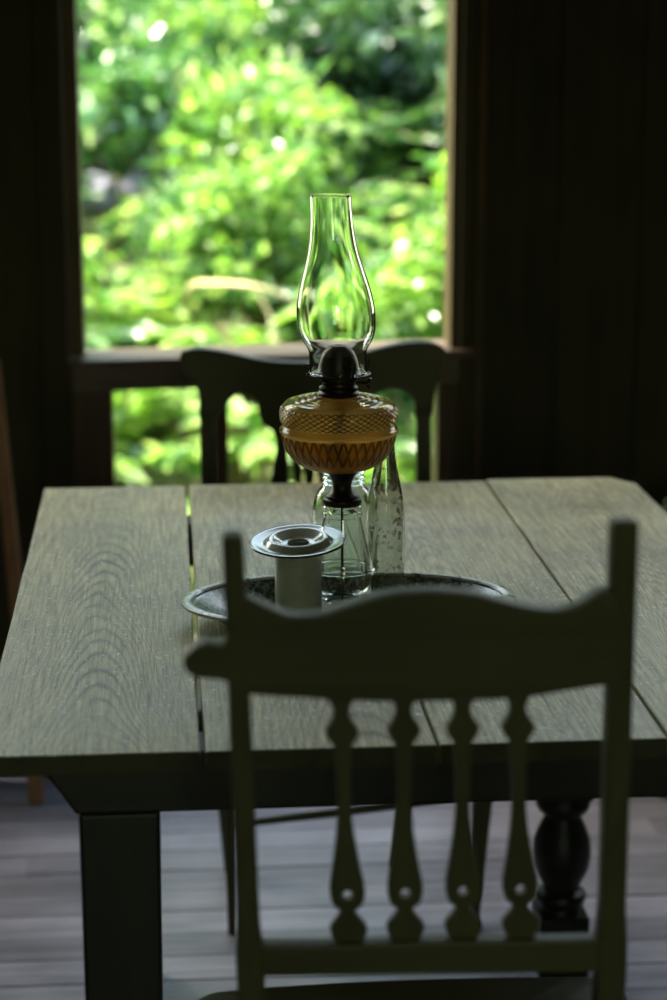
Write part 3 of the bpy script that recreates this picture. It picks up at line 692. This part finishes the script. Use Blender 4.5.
def broad_meshes(seed, rad, n=42):
    random.seed(seed); st = MB(); lf = MB()
    for k in range(n):
        a = random.uniform(0, 2*math.pi); rr = rad*random.uniform(.1, 1); e = Vector((rr*math.cos(a), rr*math.sin(a), rad*(1.25 - .7*rr/rad)*random.uniform(.55, 1.1)))
        st.tube([(0, 0, -.05), (e.x*.4, e.y*.4, e.z*.65), e], [.005, .004, .003], 5)
        d = Vector((e.x, e.y, random.uniform(-.1, .15)*rad)) + rv()*.1
        for q in range(4):
            aa = q*1.6; leaf(lf, e, d + Vector((math.cos(a+aa), math.sin(a+aa), -.1))*rad*.7, (Vector((0, 0, 1)) + rv()*.4), rad*random.uniform(.28, .48), rad*random.uniform(.15, .24), .15)
    return st.mesh('stems'), lf.mesh('leaves')

def plant(name, meshes, leafm, x, y, sc_, rot, label, cat, group, dz=0):
    r = thing(name, (x, y, gz(x, y) - .02 + dz), label, cat, group); r.rotation_euler = (0, 0, rot); r.scale = (sc_,) * 3
    for i, me in enumerate(meshes):
        key = me.name + leafm.name if i else me.name
        if i and me.materials and me.materials[0] != leafm:
            if key not in variants:
                c = me.copy(); c.materials.clear(); c.materials.append(leafm); variants[key] = c
            me = variants[key]
        elif not me.materials: me.materials.append(leafm if i else M['bark'])
        o = bpy.data.objects.new(me.name.split('.')[0], me); C.objects.link(o); o.parent = r
    return r
variants = {}
BU = [bush_meshes(11, .42, .62, 2600, .070), bush_meshes(12, .38, .75, 2600, .060), bush_meshes(13, .45, .55, 2200, .085)]
FE = [fern_meshes(21, .42), fern_meshes(22, .48, 13)]
BR = [broad_meshes(31, .30), broad_meshes(32, .34, 50)]
BIG = [bush_meshes(41, 1.15, 2.0, 7000, .12, 44), bush_meshes(42, 1.0, 2.3, 7000, .10, 44)]
random.seed(77)
GL = {'fern': ('green fern with arching fronds on the sunlit bank outside', 'ferns on the bank'),
      'leafy_bush': ('small-leaved leafy bush on the sunlit bank outside the window', 'bushes on the bank'),
      'broadleaf_plant': ('low broad-leaved plant in the bright growth just outside the window', 'broad-leaved plants outside')}
def spot_free(x, y):        # keep the two stones and the bare patch in sight
    return not (-.42 < x < .06 and 7.75 < y < 8.7)
placed = []
for row, yy in enumerate([5.5, 5.95, 6.4, 6.85, 7.3, 7.75, 8.2, 8.75, 9.3, 9.8, 10.3]):
    wdt = .50 + .03 * row; x = -1.5 + random.uniform(0, .3)
    while x < 2.9:
        px, py = x + random.uniform(-.12, .12), yy + random.uniform(-.15, .15)
        if spot_free(px, py):
            q = random.random(); low = -.5 < px < .15 and 6.7 < yy < 7.8
            if low: kind = 'broadleaf_plant'
            elif yy < 6.8: kind = 'broadleaf_plant' if q < .5 else ('fern' if q < .85 else 'leafy_bush')
            elif yy < 8.5: kind = 'fern' if q < .35 else ('broadleaf_plant' if q < .5 else 'leafy_bush')
            else: kind = 'leafy_bush'
            mt = {'broadleaf_plant': M['leaf_y'], 'fern': random.choice([M['leaf_y'], M['leaf_m']]),
                  'leafy_bush': M['leaf_y'] if (yy < 7.5 and q > .6) else random.choice([M['leaf_m'], M['leaf_m'], M['leaf_m'], M['leaf_d'], M['leaf_y']])}[kind]
            ms = {'broadleaf_plant': BR, 'fern': FE, 'leafy_bush': BU}[kind]
            s_ = ((.75 if yy < 7.2 else .5) if low else 1) * random.uniform(.8, 1.15) * (1.0 if yy < 8 else 1.15)
            plant(kind, random.choice(ms), mt, px, py, s_, random.uniform(0, 6.28), GL[kind][0], {'fern': 'fern', 'leafy_bush': 'bush', 'broadleaf_plant': 'plant'}[kind], GL[kind][1])
        x += wdt
for x, y, k, q in ((-.20, 6.75, .80, 0), (.08, 6.55, .70, 1), (-.30, 7.25, .62, 1), (.30, 6.55, .75, 0)):
    plant('broadleaf_plant', BR[q], M['leaf_y'], x, y, k, x * 9, GL['broadleaf_plant'][0], 'plant', GL['broadleaf_plant'][1])
for x, y, k in ((-.42, 9.15, 0), (-.10, 9.30, 1), (.22, 9.05, 2), (.55, 9.2, 0), (.20, 8.45, 1), (.30, 7.95, 2), (-.62, 8.5, 0), (.10, 9.75, 2), (-.35, 9.8, 1), (.26, 7.35, 0), (.36, 7.0, 1)):
    plant('leafy_bush', BU[k], M[('leaf_m', 'leaf_y', 'leaf_y')[k]], x, y, .78 + .1 * k, x * 9, GL['leafy_bush'][0], 'bush', GL['leafy_bush'][1])
for i, (x, y, k, mt) in enumerate([(-1.6, 10.8, 0, 'leaf_m'), (.1, 11.2, 1, 'leaf_y'), (1.7, 10.6, 0, 'leaf_m'), (3.2, 11.0, 1, 'leaf_m'), (-3.2, 10.4, 1, 'leaf_d'), (.9, 12.6, 0, 'leaf_m'), (-.9, 12.8, 1, 'leaf_d'), (2.6, 12.9, 0, 'leaf_y')]):
    plant('tall_shrub', BIG[k], M[mt], x, y, 1.0 + .08 * (i % 3), i * 1.3, 'tall dense shrub at the top of the bank beyond the ferns', 'shrub', 'tall shrubs at the top of the bank')

def rock(name, x, y, r, sq, seed, label):
    import bmesh
    bm = bmesh.new(); bmesh.ops.create_icosphere(bm, subdivisions=4, radius=1)
    for v in bm.verts:
        k = 1 + .28 * noise.noise(v.co * 1.3 + Vector((seed, 0, 0))) + .07 * noise.noise(v.co * 4 + Vector((seed, 5, 0)))
        v.co = Vector((v.co.x * r, v.co.y * r * .8, v.co.z * r * sq)) * k + Vector((x, y, gz(x, y) + r * sq * .45))
    me = bpy.data.meshes.new(name); bm.to_mesh(me); bm.free()
    return tag(link(name, me, M['stone'], None, (x, y, gz(x, y)), 60), label, 'rock')
rock('rock', -.27, 8.15, .10, .75, 3.3, 'pale bluish rock on the bank, the left one beside the post')
rock('rock', -.05, 8.25, .12, .5, 8.1, 'pale bluish rock on the bank, the right and lower-lying one')
# arching pale branch
pts = smooth_loop([(.10, 7.05, .38), (.08, 6.95, .55), (.075, 6.7, .665), (.10, 6.4, .725), (.18, 6.2, .748), (.26, 6.1, .752), (.36, 6.1, .715), (.46, 6.15, .62), (.54, 6.2, .45)], 5, False)
mb = MB(); mb.tube(pts, [.013 - .008 * i / len(pts) for i in range(len(pts))], 8)
p2 = smooth_loop([(.26, 6.1, .745), (.30, 6.08, .68), (.325, 6.06, .58), (.32, 6.05, .45)], 4, False); mb.tube(p2, .006, 6)
tag(mb.build('arching_branch', M['branch'], origin=(.10, 7.05, .38), smooth=60), 'bare pale yellow branch arching over low plants outside, left of the chimney', 'branch')

# ------------------------------------------------------------------ light
w = bpy.data.worlds.new('sky'); sc.world = w; w.use_nodes = True; nt = w.node_tree; nt.nodes.clear()
bg = nt.nodes.new('ShaderNodeBackground'); sk = nt.nodes.new('ShaderNodeTexSky'); ow = nt.nodes.new('ShaderNodeOutputWorld')
sk.sky_type = 'NISHITA'; sk.sun_disc = False; sk.sun_elevation = R(55); sk.sun_rotation = R(-60); sk.air_density = 1.2; sk.dust_density = 2.5
bg.inputs[1].default_value = 1.35
hs = nt.nodes.new('ShaderNodeMix'); hs.data_type = 'RGBA'; hs.blend_type = 'MULTIPLY'; hs.inputs[0].default_value = 1; hs.inputs[7].default_value = (1, .97, .80, 1)   # thin haze warms the sky
nt.links.new(sk.outputs[0], hs.inputs[6]); nt.links.new(hs.outputs[2], bg.inputs[0]); nt.links.new(bg.outputs[0], ow.inputs[0])
def lamp_obj(name, typ, loc, rot, **kw):
    l = bpy.data.lights.new(name, typ); o = bpy.data.objects.new(name, l); C.objects.link(o); o.location = loc; o.rotation_euler = rot
    for k, v in kw.items(): setattr(l, k, v)
    return o
d = Vector((.80, -.06, -1.15)).normalized()
s = lamp_obj('sun', 'SUN', (-5, 8, 9), (0, 0, 0), energy=19.0, angle=R(.6), color=(1, .95, .84)); s.rotation_euler = d.to_track_quat('-Z', 'Y').to_euler()
def area(name, loc, d, sx, sy, e, col):
    o = lamp_obj(name, 'AREA', loc, (0, 0, 0), energy=e, color=col, shape='RECTANGLE', size=sx, size_y=sy)
    o.rotation_euler = Vector(d).to_track_quat('-Z', 'Z').to_euler(); return o
for ax, az, aw, ah, e, col in ((-1.11, 1.62, .98, 1.36, 14.5, (.97, .98, .74)), (1.80, 1.62, 1.0, 1.36, 14, (1, 1, .84)), (-.44, 2.0, .38, .68, 3, (.92, 1, .85)), (.96, 2.0, .66, .68, 5, (.95, 1, .84))):
    area('added_window_fill', (ax, YW + .17, az), (.1 if ax < 0 else -.1, -1, -.25), aw, ah, e, col)  # added fill lamps outside the unseen windows and clerestory
area('added_doorway_fill', (.25, YB - .16, 1.35), (0, 1, 0), .8, 1.3, 8.0, (.97, 1, .24))  # added olive fill lamp lifting the camera-facing darks

# ------------------------------------------------------------------ camera
F, H = 2060.0, 1.5
pitch = math.atan(472 / F); yaw = math.atan(172 / math.hypot(F, 472))
cam = bpy.data.cameras.new('camera'); co_ = bpy.data.objects.new('camera', cam); C.objects.link(co_)
co_.location = (0, 0, H); co_.rotation_euler = (R(90) - pitch, 0, -yaw)
cam.sensor_fit = 'VERTICAL'; cam.sensor_height = 36; cam.sensor_width = 24; cam.lens = F / 1000 * 36
cam.clip_start = .05; cam.clip_end = 200
cam.dof.use_dof = True; cam.dof.aperture_fstop = 2.8; cam.dof.aperture_blades = 0
fw = Vector((math.sin(yaw)*math.cos(pitch), math.cos(yaw)*math.cos(pitch), -math.sin(pitch)))
cam.dof.focus_distance = (Vector((lx, ly - .02, .98)) - Vector((0, 0, H))).dot(fw)
sc.camera = co_
vs = sc.view_settings; vs.view_transform = 'Standard'; vs.look = 'None'; vs.gamma = 1; vs.use_curve_mapping = False; vs.exposure = 0.0
